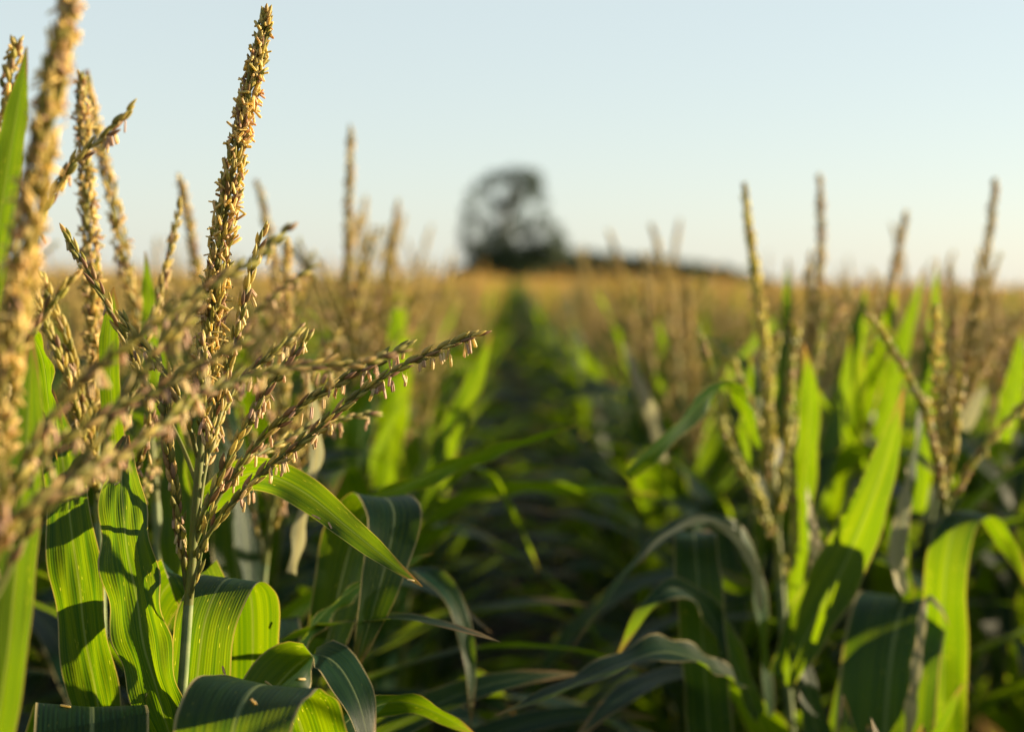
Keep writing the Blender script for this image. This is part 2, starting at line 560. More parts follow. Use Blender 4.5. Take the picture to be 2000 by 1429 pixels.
def gen_plant(det, H=1.66, seed=0, nbr=7, spike=.33, top_erect=True, tan=.4):
    """parts: list of (name, MB, material, parent part or None)"""
    r = np.random.default_rng(seed)
    parts = []
    lean = r.normal(0, .012, 2)
    bend = r.normal(0, .04, 2)
    zt = H + .11                                     # first tassel branch
    k = zt + .14                                      # foot of the spike
    def axis(z):
        q = np.maximum(0, (z - 1.2)) ** 2
        return np.stack([lean[0] * z + bend[0] * q * 1.6, lean[1] * z + bend[1] * q * 1.6, z], axis=-1)
    zz = np.linspace(0, zt, {'mid': 14, 'lo': 5}[det])
    mb = MB(); mb.tube(axis(zz), np.interp(zz, [0, .8 * H, H, zt], [.0125, .0095, .0062, .0046]), (.1, .15, .05), {'mid': 7, 'lo': 4}[det])
    parts.append(('stalk', mb, M_STALK, None))
    nl = {'mid': 13, 'lo': 8}[det]
    az0 = r.uniform(0, 6.28)
    zs = np.linspace(.45, H - .02, nl) if det == 'mid' else np.linspace(.8, H - .02, nl)
    for i, z in enumerate(zs):
        fr = (z - .3) / (H - .3)
        top = i >= nl - 3
        L = r.uniform(.58, .78) * (1 - .35 * max(0, fr - .6) / .4)
        a0 = r.uniform(.22, .5)
        a1 = r.uniform(1.5, 2.75)
        p = r.uniform(1.1, 2.1)
        if top and (top_erect or i == nl - 1) and r.random() < (.75 if det == 'mid' else 1.0):
            L = r.uniform(.36, .58); a0 = r.uniform(.1, .32); a1 = a0 + r.uniform(.05, .8)
        az = az0 + i * math.pi + r.normal(0, .4)
        c, s = leaf_curve(az, 0, L, a0, a1, p, 9 if det == 'mid' else 6)
        c = c + axis(np.array([z]))[0]
        mb = MB()
        ns, nc = (16, 4) if det == 'mid' else (7, 2)
        v, f, uv = ribbon(c, r.uniform(.068, .098) * (1 - .25 * (i == nl - 1)), s, ns, nc, r.uniform(.1, .3), r.uniform(.002, .007), r.uniform(3, 6), r.uniform(0, 6), twist=r.normal(0, .7))
        mb.add(v, f, np.repeat(uv[:, 1:] / uv[-1, 1], 3, 1), uv)
        # sheath wrapping the stalk below the blade
        sz = np.linspace(z - .15, z + .004, 4)
        mb.tube(axis(sz), np.array([.009, .0105, .0105, .0085]) * (1 if z < H - .1 else .8), (.1, .15, .05), 6 if det == 'mid' else 4)
        parts.append(('leaf', mb, M_LEAF, None))
    # tassel
    mb = MB(); tz = np.linspace(zt, k, 4)
    mb.tube(axis(tz), np.linspace(.0046, .0036, 4), (.16, .19, .05), 6 if det == 'mid' else 4)
    parts.append(('tassel', mb, M_FLOR, None))
    sb = r.normal(0, .05, 2)
    sz = np.linspace(0, 1, 8)
    sc = axis(k + sz * spike) + np.stack([sb[0] * sz ** 2 * .6, sb[1] * sz ** 2 * .6, 0 * sz], axis=1)
    mb = MB(); build_spike(mb, sc, .0098 if det == 'mid' else .0115, det, tan=tan, ant=r.uniform(.7, 1.2) * (1 if det == 'mid' else 1.4))
    parts.append(('central_spike', mb, M_FLOR, 'tassel'))
    for j in range(nbr):
        z = zt + .14 * j / max(1, nbr - 1)
        az = j * 2.4 + r.normal(0, .4)
        L = r.uniform(.20, .31) * (1 - .25 * j / nbr)
        c, _ = leaf_curve(az, 0, L, r.uniform(.12, .3), r.uniform(.3, 1.0), 1.0, 7, .004)
        mb = MB(); build_branch(mb, c + axis(np.array([z]))[0], det, bare=.12, tan=tan, hang=r.uniform(.2, .8))
        parts.append(('tassel_branch', mb, M_FLOR, 'tassel'))
    if det == 'lo':                                   # far tassel colours brightened to offset the shade they cast on each other
        for nm, mb, m, par in parts:
            if m is M_FLOR: mb.c = [q * np.array([1.42, 1.26, 1.16]) for q in mb.c]
    tip = np.array([sc[-1], sc[0]])                   # tip and foot of the spike
    return parts, tip


def meshes(parts):
    return [(n, mb.mesh(n, m), par) for n, mb, m, par in parts]


def make_from(ms, loc, rotz, scale, label, group=GROUP, drop=()):
    t = thing('corn_plant', label, 'corn plant', loc, group)
    t.rotation_euler = (0, 0, rotz); t.scale = (scale,) * 3
    tas = None
    for i, (n, m, par) in enumerate(ms):
        if i in drop: continue
        o = link(bpy.data.objects.new(n, m))
        o.parent = tas if par == 'tassel' else t
        if n == 'tassel': tas = o
    return t


# ------------------------------------------------------------------ plants one can tell apart
def local(t, p):
    return np.asarray(p, float) - np.array(t.location)


def px_curve(pts):
    return np.array([PX(*q[:3]) for q in pts])


def blade(t, pts, width, a=0., side=None, name='leaf', mat=None, ns=30, nc=8, label=None, **kw):
    """a leaf of plant t along photo pixels with depths; a = degrees the blade is turned from facing the lens"""
    c = px_curve(pts)
    if side is None:
        T = tangents(c)
        v = unit(c - np.array([0, 0, CAM_Z]))
        pp = unit(np.cross(T, v)); qq = np.cross(T, pp)
        an = np.radians(np.broadcast_to(np.asarray(a, float), len(c)))[:, None]
        side = pp * np.cos(an) + qq * np.sin(an)
    inv = np.array(t.matrix_basis.inverted())
    cl = c @ inv[:3, :3].T + inv[:3, 3]
    sl = np.asarray(side, float) @ inv[:3, :3].T
    sl = sl / np.linalg.norm(sl, axis=-1, keepdims=True)
    sc = np.linalg.norm(inv[:3, 0])
    mb = MB()
    v, f, uv = ribbon(cl, width * sc, sl, ns, nc, **kw)
    mb.add(v, f, np.repeat(uv[:, 1:] / uv[-1, 1], 3, 1), uv)
    o = obj(name, mb, mat or M_LEAF, t)
    if label: o['label'] = label
    return o


def px_plant(label, stalk, r_stalk, spike=None, r_spike=.0125, branches=(), det='mid', low=None, tan=.4, ant=1.0, sz=1.0, tassel_from=None, tint=None):
    """stalk, spike and branches follow photo pixels with depths; the stalk runs on down to the soil"""
    s = px_curve(stalk)
    foot = s[0].copy(); foot[2] = 0
    if low is not None: foot[:2] += low
    t = thing('corn_plant', label, 'corn plant', tuple(foot), GROUP)
    bpy.context.view_layer.update()
    c = local(t, cr(np.vstack([foot, foot * .5 + s[0] * .5, s]), 30))
    mb = MB(); mb.tube(c, np.interp(np.linspace(0, 1, 30), [0, .75, 1], [.0125, r_stalk * 1.05, r_stalk * .9]), (.1, .15, .05), 10)
    obj('stalk', mb, M_STALK, t)
    if spike is None:
        return t, None
    sp = local(t, cr(px_curve(spike), 24))
    mb = MB()
    root = c[-1] if tassel_from is None else local(t, PX(*tassel_from))
    mb.tube(cr(np.vstack([root, (root + sp[0]) / 2, sp[0], sp[2]]), 8), np.linspace(r_stalk * .92, .0036, 8), (.18, .21, .06), 8)
    tas = obj('tassel', mb, M_FLOR, t)
    mb = MB()
    r_spike, dens = r_spike if isinstance(r_spike, tuple) else (r_spike, 1.0)
    build_spike(mb, sp, r_spike, det, dens=dens, tan=tan, ant=ant, sz=sz)
    if tint is not None: mb.c = [q * np.array(tint) for q in mb.c]
    obj('central_spike', mb, M_FLOR, tas)
    keep = []
    for b in branches:
        kw = dict(b[1]) if len(b) > 1 else {}
        bd = kw.pop('det', det)
        mb = MB()
        own = kw.pop('own', False)
        kp = [] if det == 'hi' and own else None
        build_branch(mb, local(t, cr(px_curve(b[0]), 26)), bd, sz=kw.pop('sz', sz), keep=kp, **kw)
        if tint is not None: mb.c = [q * np.array(tint) for q in mb.c]
        obj('tassel_branch', mb, M_FLOR, tas)
        if kp: keep += kp
    if keep:
        order = rng.permutation(len(keep))
        protos = []
        for q in range(5):
            mb = MB()
            mb.inst(HANG, np.zeros((1, 3)), np.array([[0, 0, 1.]]), 1.0, 1.0, 1, COL_HANG[q:q + 1], roll=np.zeros(1))
            protos.append(mb.mesh('anther', M_FLOR))
        for i in order[:96]:
            p, ax, ln, wd, col = keep[i]
            o = link(bpy.data.objects.new('anther', protos[int(rng.integers(0, 5))]))
            o.parent = tas
            q = Vector(ax).to_track_quat('Z', 'Y').to_matrix().to_4x4()
            o.matrix_basis = Matrix.Translation(Vector(p)) @ q @ Matrix.Rotation(rng.uniform(0, 6.28), 4, 'Z') @ Matrix.Diagonal((wd, wd, ln, 1))
        rest = order[96:]
        if len(rest):
            mb = MB()
            for i in rest:
                p, ax, ln, wd, col = keep[i]
                mb.inst(HANG, np.array([p]), np.array([ax]), ln, wd, 1, np.array([col]))
            o = obj('anther', mb, M_FLOR, tas); o['kind'] = 'stuff'
    return t, tas


D = FOCUS
# ---- the plant in focus
main, _ = px_plant('sharp corn plant with the tall tan spike and pink anthers dangling from its side branches',
    [(340, 1560, D), (350, 1429, D), (358, 1320, D), (368, 1180, D)], .0051,
    [(398, 790, D), (408, 690, D), (418, 590, D), (436, 455, D), (468, 265, D), (500, 125, D), (521, 26, D)], (.0126, 1.4),
    [([(364, 1150, D), (356, 1085, 1.315), (347, 1010, 1.305), (338, 940, 1.30), (326, 850, 1.30), (319, 740, 1.30)], dict(bare=.1, dens=1.3, hang=.35, fat=1.15)),
     ([(384, 1040, D), (398, 1000, 1.31), (430, 930, 1.31), (470, 850, 1.31), (525, 755, 1.315), (570, 700, 1.32), (604, 650, 1.33)], dict(bare=.12, hang=.8, own=True, fat=1.12)),
     ([(380, 1065, D), (400, 1020, 1.32), (450, 935, 1.33), (510, 860, 1.34), (590, 790, 1.34), (680, 735, 1.35), (740, 705, 1.36), (797, 670, 1.37)], dict(bare=.16, hang=.85, own=True)),
     ([(376, 1090, D), (395, 1060, 1.31), (450, 985, 1.30), (520, 915, 1.30), (610, 845, 1.30), (700, 770, 1.305), (780, 718, 1.31), (860, 680, 1.31), (938, 648, 1.315)], dict(bare=.1, hang=.9, own=True)),
     ([(388, 1000, D), (405, 900, 1.36), (440, 790, 1.40), (490, 725, 1.42), (540, 685, 1.43), (592, 640, 1.45)], dict(bare=.2, hang=.8, own=True)),
     ([(392, 930, D), (405, 860, 1.33), (430, 770, 1.33), (455, 680, 1.33), (474, 600, 1.33), (494, 520, 1.335), (515, 445, 1.34)], dict(bare=.1, hang=.7, tan=.45)),
     ([(384, 1020, D), (420, 960, 1.38), (500, 890, 1.46), (600, 840, 1.52), (680, 815, 1.55), (738, 806, 1.57)], dict(bare=.25, hang=.8, det='mid')),
     ([(370, 1175, D), (380, 1130, 1.31), (392, 1085, 1.31), (400, 1040, 1.31), (412, 985, 1.305)], dict(bare=.2, dens=.55, hang=.2)),
     ([(388, 900, D), (372, 840, 1.31), (345, 770, 1.30), (305, 700, 1.30), (262, 655, 1.30), (237, 615, 1.30)], dict(bare=.2, hang=.5, tan=.4)),
     ([(390, 960, D), (360, 880, 1.34), (320, 800, 1.35), (275, 730, 1.36), (225, 620, 1.36), (175, 535, 1.36), (126, 452, 1.36)], dict(bare=.25, hang=.3, tan=.3)),
     ([(396, 860, D), (400, 780, 1.28), (398, 720, 1.28), (392, 660, 1.28)], dict(bare=.1, hang=.9, tan=.5))],
    det='hi', tan=.45, ant=1.15, tassel_from=(368, 1180, D))
blade(main, [(345, 1470, 1.33), (318, 1390, 1.32), (290, 1290, 1.31), (262, 1150, 1.31), (243, 1020, 1.32), (236, 900, 1.35), (246, 850, 1.38)], .060, a=[-10, -25, -34, -36, -34, -30, -20], fold=.12,
      prof=([0, .15, .35, .6, .8, 1], [.45, .8, 1, 1.0, .72, .1]), wave=.0045, waves=5.2, crinkle=.0022, ns=60, nc=14)
blade(main, [(372, 1480, 1.345), (384, 1330, 1.35), (402, 1205, 1.36), (440, 1132, 1.40), (486, 1150, 1.46), (494, 1260, 1.48), (486, 1400, 1.48)], .070, side=(1, -.45, 0), fold=.06, wave=.0015,
      prof=([0, .5, .8, 1], [1, 1.0, .95, .8]), ns=50, nc=12)
blade(main, [(610, 1560, 1.30), (596, 1450, 1.29), (560, 1358, 1.25), (505, 1338, 1.19), (462, 1400, 1.13), (440, 1540, 1.10)], .104, side=(1, -.40, -.02), fold=.05, wave=.0015,
      prof=([0, .3, .7, 1], [.8, .92, 1, .95]), ns=50, nc=12)
blade(main, [(120, 1560, 1.36), (150, 1450, 1.33), (175, 1384, 1.29), (180, 1400, 1.24), (176, 1520, 1.2)], .095, side=(1, .15, -.05), fold=.06, wave=.001, prof=([0, 1], [1, 1]), ns=40, nc=8)
blade(main, [(400, 1560, 1.42), (385, 1350, 1.44), (395, 1160, 1.46), (350, 1126, 1.48), (300, 1200, 1.5), (290, 1400, 1.5)], .07, side=(.9, -.3, 0), fold=.06, ns=30)
blade(main, [(400, 985, 1.46), (470, 930, 1.43), (530, 930, 1.40), (600, 965, 1.385), (680, 1030, 1.37), (760, 1095, 1.355), (825, 1145, 1.35)], .033, a=[0, -5, -5, -5, -5, -5, -10], fold=.2, wave=.002,
      prof=([0, .2, .5, .8, 1], [.8, 1, 1, .6, .04]), ns=50, nc=8)
blade(main, [(420, 1600, 1.4), (500, 1400, 1.42), (590, 1290, 1.45), (650, 1290, 1.45), (700, 1370, 1.42), (730, 1500, 1.4)], .075, side=(.8, .6, 0), fold=.08, ns=40)
blade(main, [(560, 1640, 1.4), (650, 1440, 1.42), (720, 1385, 1.45), (790, 1370, 1.48), (870, 1400, 1.5), (950, 1450, 1.5)], .05, a=55, fold=.2, ns=30)

def shed_anthers(t, name_pts, n, seed):
    r = np.random.default_rng(seed)
    bpy.context.view_layer.update()
    mb = MB()
    for o in [c for c in t.children if c.name.startswith('leaf')][:name_pts]:
        me = o.data
        idx = r.integers(0, len(me.polygons), n)
        c = np.array([me.polygons[int(i)].center for i in idx]); nn = np.array([me.polygons[int(i)].normal for i in idx])
        nn = nn * np.sign(nn[:, 2:3] + 1e-6)
        ax = np.cross(nn, r.normal(0, 1, (n, 3)))
        mb.inst(ANT['hi'], c + nn * .0012, ax, r.uniform(.007, .011, n), .0024, .6, pick(COL_HANG, n))
    o = obj('anther', mb, M_FLOR, t); o['kind'] = 'stuff'; o['label'] = 'shed pink-tan anthers caught on the leaves'


shed_anthers(main, 7, 3, 3)

# ---- the blurred plant closest to the lens
near, _ = px_plant('large blurred corn plant nearest the lens with a thick golden spike',
    [(-70, 1560, .93), (-62, 1420, .93), (-55, 1250, .93)], .0058,
    [(-40, 1000, .93), (-8, 870, .93), (8, 740, .93), (30, 600, .93), (58, 430, .93), (88, 250, .93), (120, 80, .93), (150, -70, .93)], (.0120, 1.35),
    [([(-52, 1230, .93), (0, 1150, .94), (60, 1020, .95), (130, 958, .96), (220, 900, .98), (290, 850, 1.0), (360, 790, 1.03), (430, 752, 1.06), (510, 728, 1.08), (600, 715, 1.1), (700, 710, 1.12), (788, 684, 1.14)], dict(hang=.6)),
     ([(-52, 1200, .93), (20, 985, .95), (100, 880, .97), (200, 810, .99), (297, 765, 1.01), (350, 730, 1.02), (437, 690, 1.03), (480, 668, 1.04)], dict(hang=.6)),
     ([(-50, 1150, .93), (30, 940, .95), (110, 800, .97), (175, 730, .98), (280, 646, .99), (350, 597, 1.0), (402, 562, 1.01), (490, 510, 1.03), (565, 445, 1.05)], dict(hang=.5)),
     ([(-45, 1120, .93), (80, 990, .96), (160, 900, .98), (227, 800, 1.0), (297, 695, 1.02), (350, 642, 1.03), (390, 603, 1.04)], dict(hang=.5)),
     ([(-55, 1200, .93), (-20, 1080, .9), (30, 1020, .9), (90, 970, .91), (150, 930, .93), (215, 880, .95)], dict(hang=.6, fat=1.15)),
     ([(-50, 1180, .93), (-10, 1060, .9), (0, 1000, .89), (5, 920, .88)], dict(hang=.8))],
    det='hi', tan=.65, sz=.95)
blade(near, [(-20, 1500, 1.02), (12, 1300, 1.03), (28, 1150, 1.05), (45, 960, 1.07), (55, 800, 1.09), (62, 655, 1.1)], .036, a=-30, fold=.2, wave=.001, prof=([0, .5, .8, 1], [1, 1, .8, .1]))
blade(near, [(-30, 620, 1.1), (-5, 460, 1.1), (20, 300, 1.1), (38, 190, 1.1), (52, 92, 1.1)], .029, a=-30, fold=.2, wave=.001, prof=([0, .4, .75, 1], [1, 1, .7, .05]))

slim, _ = px_plant('corn plant at the left frame edge with bare brown side branches standing against the sky',
    [(-55, 1560, 1.16), (-48, 1300, 1.16), (-40, 1000, 1.16)], .0055,
    [(-30, 700, 1.16), (-15, 480, 1.16), (0, 300, 1.16), (18, 180, 1.16), (32, 82, 1.16)], .011,
    [([(-38, 940, 1.16), (0, 800, 1.16), (40, 690, 1.15), (85, 615, 1.15), (140, 540, 1.15)], dict(hang=.1)),
     ([(-35, 860, 1.16), (10, 640, 1.17), (60, 480, 1.17), (108, 372, 1.17), (150, 312, 1.17), (200, 268, 1.17), (256, 212, 1.17)], dict(hang=.35, own=False, det='hi')),
     ([(-38, 900, 1.16), (-25, 700, 1.18), (-15, 500, 1.2), (5, 340, 1.2), (12, 240, 1.2)], dict(hang=.6))],
    det='mid', tan=.4)
blade(slim, [(215, 1500, 1.40), (192, 1380, 1.40), (172, 1270, 1.40), (152, 1130, 1.40), (136, 1000, 1.41), (118, 870, 1.43), (100, 760, 1.46)], .058, a=[-20, -28, -34, -34, -30, -30, -20], fold=.14,
      prof=([0, .2, .5, .8, 1], [.7, .95, 1, .75, .05]), wave=.004, waves=3.5, crinkle=.0018, ns=50, nc=12)
blade(slim, [(-10, 700, 1.3), (40, 640, 1.3), (80, 690, 1.31), (96, 800, 1.32), (112, 900, 1.33)], .03, a=50, fold=.25)

straight, _ = px_plant('corn plant behind the sharp one with a stout upright spike',
    [(205, 1560, 1.62), (200, 1300, 1.62), (194, 1020, 1.62)], .0058,
    [(188, 850, 1.62), (184, 700, 1.62), (178, 520, 1.62), (168, 340, 1.62), (162, 230, 1.62), (158, 148, 1.62)], .0112,
    [([(192, 980, 1.62), (172, 900, 1.55), (148, 800, 1.5), (118, 700, 1.48), (92, 640, 1.48), (70, 575, 1.48)], dict(bare=.1, dens=1.4, hang=.3, tan=.7, det='hi', fat=1.15)),
     ([(194, 960, 1.62), (178, 850, 1.56), (150, 740, 1.52), (128, 650, 1.5), (105, 600, 1.5), (84, 540, 1.5)], dict(bare=.1, dens=1.3, hang=.2, tan=.6, det='hi', fat=1.1)),
     ([(196, 940, 1.62), (230, 860, 1.55), (290, 650, 1.6), (320, 540, 1.62), (340, 460, 1.63), (352, 395, 1.63)], dict(hang=.6, tan=.6)),
     ([(196, 960, 1.62), (240, 930, 1.5), (270, 900, 1.46), (290, 830, 1.45), (296, 770, 1.45)], dict(hang=.6))],
    det='hi', tan=.55)
leaning, _ = px_plant('corn plant with a slender spike leaning behind the stout upright one',
    [(330, 1560, 1.82), (320, 1300, 1.82), (305, 980, 1.82)], .0058,
    [(290, 800, 1.82), (275, 660, 1.82), (250, 540, 1.82), (222, 400, 1.82), (196, 280, 1.82), (168, 146, 1.82)], .0115,
    [([(302, 930, 1.82), (330, 860, 1.8), (400, 760, 1.78), (470, 660, 1.8), (530, 580, 1.82), (614, 520, 1.85)], dict(hang=.5)),
     ([(300, 930, 1.82), (300, 900, 1.7), (270, 1000, 1.6)], dict(hang=.3)),
     ([(300, 900, 1.82), (330, 800, 1.9), (345, 700, 1.95), (352, 600, 2.0)], dict(hang=.6))],
    det='mid', tan=.6)
blade(straight, [(232, 1060, 1.45), (228, 900, 1.43), (218, 780, 1.42), (214, 680, 1.42), (218, 610, 1.42), (222, 560, 1.42)], .024, a=-28, fold=.15, wave=.001, prof=([0, .5, .8, .93, 1], [1, .95, .9, .6, .05]))
blade(leaning, [(320, 820, 1.75), (305, 720, 1.75), (292, 600, 1.75), (284, 490, 1.75)], .029, a=-28, fold=.2, prof=([0, .4, .8, 1], [1, 1, .5, .04]))
blade(leaning, [(360, 1250, 1.7), (350, 1050, 1.7), (340, 880, 1.72), (345, 760, 1.75)], .05, a=-30)


def tip_plant(k, px, py, d, turn, label, drop=(), tilt=0.):
    """a plant of kind k set so that the tip of its spike stands at this pixel and depth"""
    ms, tip = VAR[k]
    p = PX(px, py, d)
    spin = Matrix.Rotation(turn, 3, 'Z')
    dv = spin @ Vector(tip[0] - tip[1])
    rot = Matrix.Rotation(R(tilt) - math.atan2(dv.x, dv.z), 3, 'Y') @ spin
    v = rot @ Vector(tip[0])
    s = p[2] / v.z
    t = make_from(ms, (0, 0, 0), 0, 1, label, GROUP, drop)
    t.location = (p[0] - s * v.x, p[1] - s * v.y, 0)
    t.rotation_euler = rot.to_euler()
    t.scale = (s, s, s)
    bpy.context.view_layer.update()
    return t

NV = 8
VAR = []
for k in range(NV):
    parts, tip = gen_plant('mid', H=1.57 + .04 * (k % 3), seed=100 + k, nbr=int([9, 7, 11, 8, 12, 6, 9, 8][k]), spike=[.33, .3, .36, .31, .34, .29, .35, .32][k], tan=[.35, .6, .3, .7, .45, .25, .55, .5][k])
    VAR.append((meshes(parts), tip))

# ---- further plants beside the furrow
tl = tip_plant(2, 686, 252, 2.55, 1.0, 'blurred corn plant whose thin straight spike rises highest left of the far tree')
ta = tip_plant(0, 350, 345, 2.15, 4.0, 'blurred corn plant with a tan spike just above the horizon beside the sharp tall spike', tilt=-5)
tb2 = tip_plant(5, 502, 355, 2.45, 2.0, 'blurred corn plant with a faint spike immediately beyond the sharp tall spike', tilt=-8)
tc2 = tip_plant(4, 778, 392, 3.0, 3.0, 'blurred corn plant with bushy golden tassel above a broad glowing yellow-green leaf', tilt=7)
td2 = tip_plant(1, 714, 385, 3.5, 5.0, 'blurred corn plant with a pale spike close behind the thin straight one')
n1 = tip_plant(3, 560, 470, 1.98, 2.6, 'blurred corn plant hidden behind the dangling pink anthers')
# left of the furrow, lit blades
blade(tc2, [(752, 960, 2.900), (765, 850, 2.900), (776, 740, 2.900), (778, 640, 2.900), (775, 548, 2.900)], 0.077, a=-30, fold=.2, prof=([0, .35, .6, 1], [.7, 1, .9, .03]))
blade(tl, [(810, 1020, 2.480), (850, 920, 2.480), (890, 830, 2.480), (930, 740, 2.480), (962, 645, 2.480)], 0.050, a=-30, fold=.2, prof=([0, .4, .7, 1], [.6, 1, .8, .03]))
blade(n1, [(600, 1000, 1.75), (760, 960, 1.78), (880, 908, 1.8), (1000, 868, 1.82), (1135, 828, 1.85)], .045, a=62, fold=.2)
blade(n1, [(640, 1250, 1.66), (690, 1050, 1.68), (740, 972, 1.66), (770, 1010, 1.6), (740, 1150, 1.56), (690, 1320, 1.55)], .078, side=(.95, .31, 0), fold=.08)
blade(n1, [(560, 1290, 1.6), (640, 1190, 1.6), (740, 1120, 1.62), (850, 1078, 1.66)], .04, a=70, fold=.2)
blade(n1, [(560, 1330, 1.8), (700, 1150, 1.8), (820, 1115, 1.8), (890, 1180, 1.78), (918, 1300, 1.76), (920, 1420, 1.75)], .036, side=(.9, .42, 0), fold=.2)
blade(tl, [(820, 1000, 2.400), (900, 915, 2.400), (960, 925, 2.400), (1010, 1010, 2.400), (1055, 1120, 2.400)], 0.043, a=74, fold=.2)
blade(tl, [(760, 1100, 2.486), (850, 1000, 2.486), (980, 950, 2.486), (1130, 952, 2.426), (1290, 965, 2.367)], 0.053, a=60, fold=.2)
# right of the furrow
D2 = 2.28
right, _ = px_plant('blurred corn plant with a tall green-gold spike, right of the furrow',
    [(1548, 1560, D2), (1535, 1300, D2), (1524, 1130, D2)], .0068,
    [(1508, 900, D2), (1500, 780, D2), (1490, 650, D2), (1475, 530, D2), (1462, 440, D2), (1454, 362, D2)], (.0092, 1.5),
    [([(1520, 1060, D2), (1480, 960, 2.25), (1440, 870, 2.24), (1410, 790, 2.22), (1385, 710, 2.22), (1362, 640, 2.22)], dict(hang=.5, fat=1.35, dens=1.3)),
     ([(1520, 1040, D2), (1530, 930, 2.27), (1538, 820, 2.25), (1545, 720, 2.25), (1556, 640, 2.25)], dict(hang=.6, fat=1.7, dens=1.4)),
     ([(1516, 1000, D2), (1490, 880, 2.25), (1470, 800, 2.25), (1445, 740, 2.25), (1430, 700, 2.25)], dict(hang=.6, fat=1.5, dens=1.4)),
     ([(1520, 1060, D2), (1490, 1000, 2.2), (1455, 930, 2.2), (1425, 870, 2.2), (1410, 820, 2.2)], dict(hang=.7, fat=1.7, dens=1.4)),
     ([(1522, 1080, D2), (1545, 1100, 2.2), (1552, 1040, 2.2), (1550, 960, 2.2), (1545, 880, 2.2)], dict(hang=.7, fat=1.5, dens=1.3)),
     ([(1518, 980, D2), (1545, 850, 2.35), (1580, 740, 2.4), (1605, 660, 2.42)], dict(hang=.6, fat=1.4, dens=1.3)),
     ([(1518, 990, D2), (1500, 850, 2.3), (1505, 740, 2.3), (1520, 660, 2.3)], dict(hang=.6, fat=1.5, dens=1.4))],
    det='mid', tan=.6, tint=(1.16, 1.32, .98))
fan, _ = px_plant('blurred corn plant near the right frame edge with a low pale fan-shaped tassel',
    [(1862, 1560, 2.1), (1855, 1300, 2.1), (1848, 1060, 2.1)], .0065,
    [(1842, 940, 2.1), (1838, 850, 2.1), (1832, 760, 2.1), (1827, 680, 2.1), (1825, 600, 2.1)], .0105,
    [([(1846, 1000, 2.1), (1832, 900, 2.07), (1800, 790, 2.05), (1760, 710, 2.05), (1698, 615, 2.05)], dict(hang=.5, fat=1.3, dens=1.3)),
     ([(1846, 980, 2.1), (1860, 880, 2.1), (1872, 800, 2.1), (1880, 720, 2.1)], dict(hang=.7, fat=1.6, dens=1.4)),
     ([(1846, 1000, 2.1), (1835, 920, 2.06), (1815, 840, 2.05), (1808, 780, 2.05)], dict(hang=.7, fat=1.6, dens=1.4)),
     ([(1848, 1000, 2.1), (1890, 920, 2.1), (1950, 840, 2.1), (2010, 780, 2.1)], dict(hang=.5, fat=1.3, dens=1.3))],
    det='mid', tan=.65, tint=(1.2, 1.3, 1.02))
r2 = tip_plant(6, 1945, 352, 2.62, .6, 'blurred corn plant with a long dark spike leaning towards the right frame edge', tilt=8)
r3 = tip_plant(0, 1600, 343, 2.75, 2.2, 'blurred corn plant with a straight dark spike in the middle of the right-hand group', tilt=2.5)
r4 = tip_plant(3, 1770, 415, 2.85, 4.4, 'blurred corn plant with a short slanting spike between two taller dark ones', tilt=10)
rf = tip_plant(1, 1272, 438, 3.5, 1.5, 'faint blurred corn plant whose spike leans left between the far tree and the green-gold spike', tilt=-14)
rg = tip_plant(4, 1328, 430, 4.2, 3.5, 'faint blurred corn plant with an upright spike above the dark hedge line', tilt=1)
blade(right, [(1545, 1260, 2.2), (1562, 1100, 2.2), (1570, 980, 2.2), (1580, 850, 2.2), (1582, 760, 2.2), (1570, 670, 2.2)], .040, a=[-60, -40, -30, -30, -30, -30], fold=.2, prof=([0, .3, .6, .85, 1], [.6, .8, 1, .8, .05]))
blade(right, [(1530, 1330, 2.05), (1585, 1220, 2.04), (1650, 1100, 2.02), (1700, 980, 2.0), (1735, 880, 2.0), (1765, 760, 2.0)], .084, a=[-40, -35, -30, -30, -35, -40], fold=.16, prof=([0, .15, .35, .6, .85, 1], [.6, .9, 1, .8, .4, .03]), wave=.003)
blade(right, [(1500, 1400, 2.1), (1485, 1240, 2.08), (1470, 1110, 2.05), (1425, 1035, 2.0), (1365, 1016, 1.97), (1280, 1062, 1.93), (1190, 1160, 1.9), (1105, 1285, 1.88)], .05, a=[70, 70, 68, 66, 66, 68, 70, 72], fold=.2)
blade(right, [(1392, 1600, 1.95), (1384, 1420, 1.95), (1372, 1250, 1.95), (1362, 1120, 1.97), (1356, 1048, 2.02), (1352, 1040, 2.1)], .067, a=17, fold=.15, prof=([0, .6, .9, 1], [.9, 1, .9, .8]))
blade(fan, [(1800, 1600, 2.3), (1800, 1330, 2.28), (1790, 1195, 2.2), (1768, 1172, 2.12), (1742, 1270, 2.03), (1728, 1430, 2.0), (1720, 1580, 1.98)], .135, side=(1, -.25, -.03), fold=.08, wave=.003, prof=([0, 1], [1, 1]))
blade(fan, [(1840, 1600, 2.06), (1842, 1330, 2.05), (1845, 1130, 2.04), (1870, 1020, 2.06), (1925, 1005, 2.1), (1975, 1075, 2.14), (2030, 1180, 2.16)], .075, side=(.75, -.65, -.1), fold=.1)
blade(fan, [(1775, 1300, 2.12), (1762, 1150, 2.12), (1758, 1050, 2.1), (1772, 960, 2.1), (1790, 860, 2.12), (1800, 760, 2.15)], .03, a=[70, 30, 20, 50, 60, 40], fold=.3)
blade(r4, [(1610, 960, 2.740), (1635, 830, 2.740), (1662, 720, 2.740), (1680, 620, 2.740), (1692, 545, 2.740)], 0.057, a=-30, fold=.2, prof=([0, .4, .7, 1], [.8, 1, .75, .03]))
blade(r3, [(1520, 860, 2.720), (1528, 760, 2.720), (1534, 650, 2.720), (1538, 580, 2.720), (1540, 500, 2.720)], 0.042, a=-30, fold=.2, prof=([0, .4, .7, 1], [.8, 1, .6, .03]))
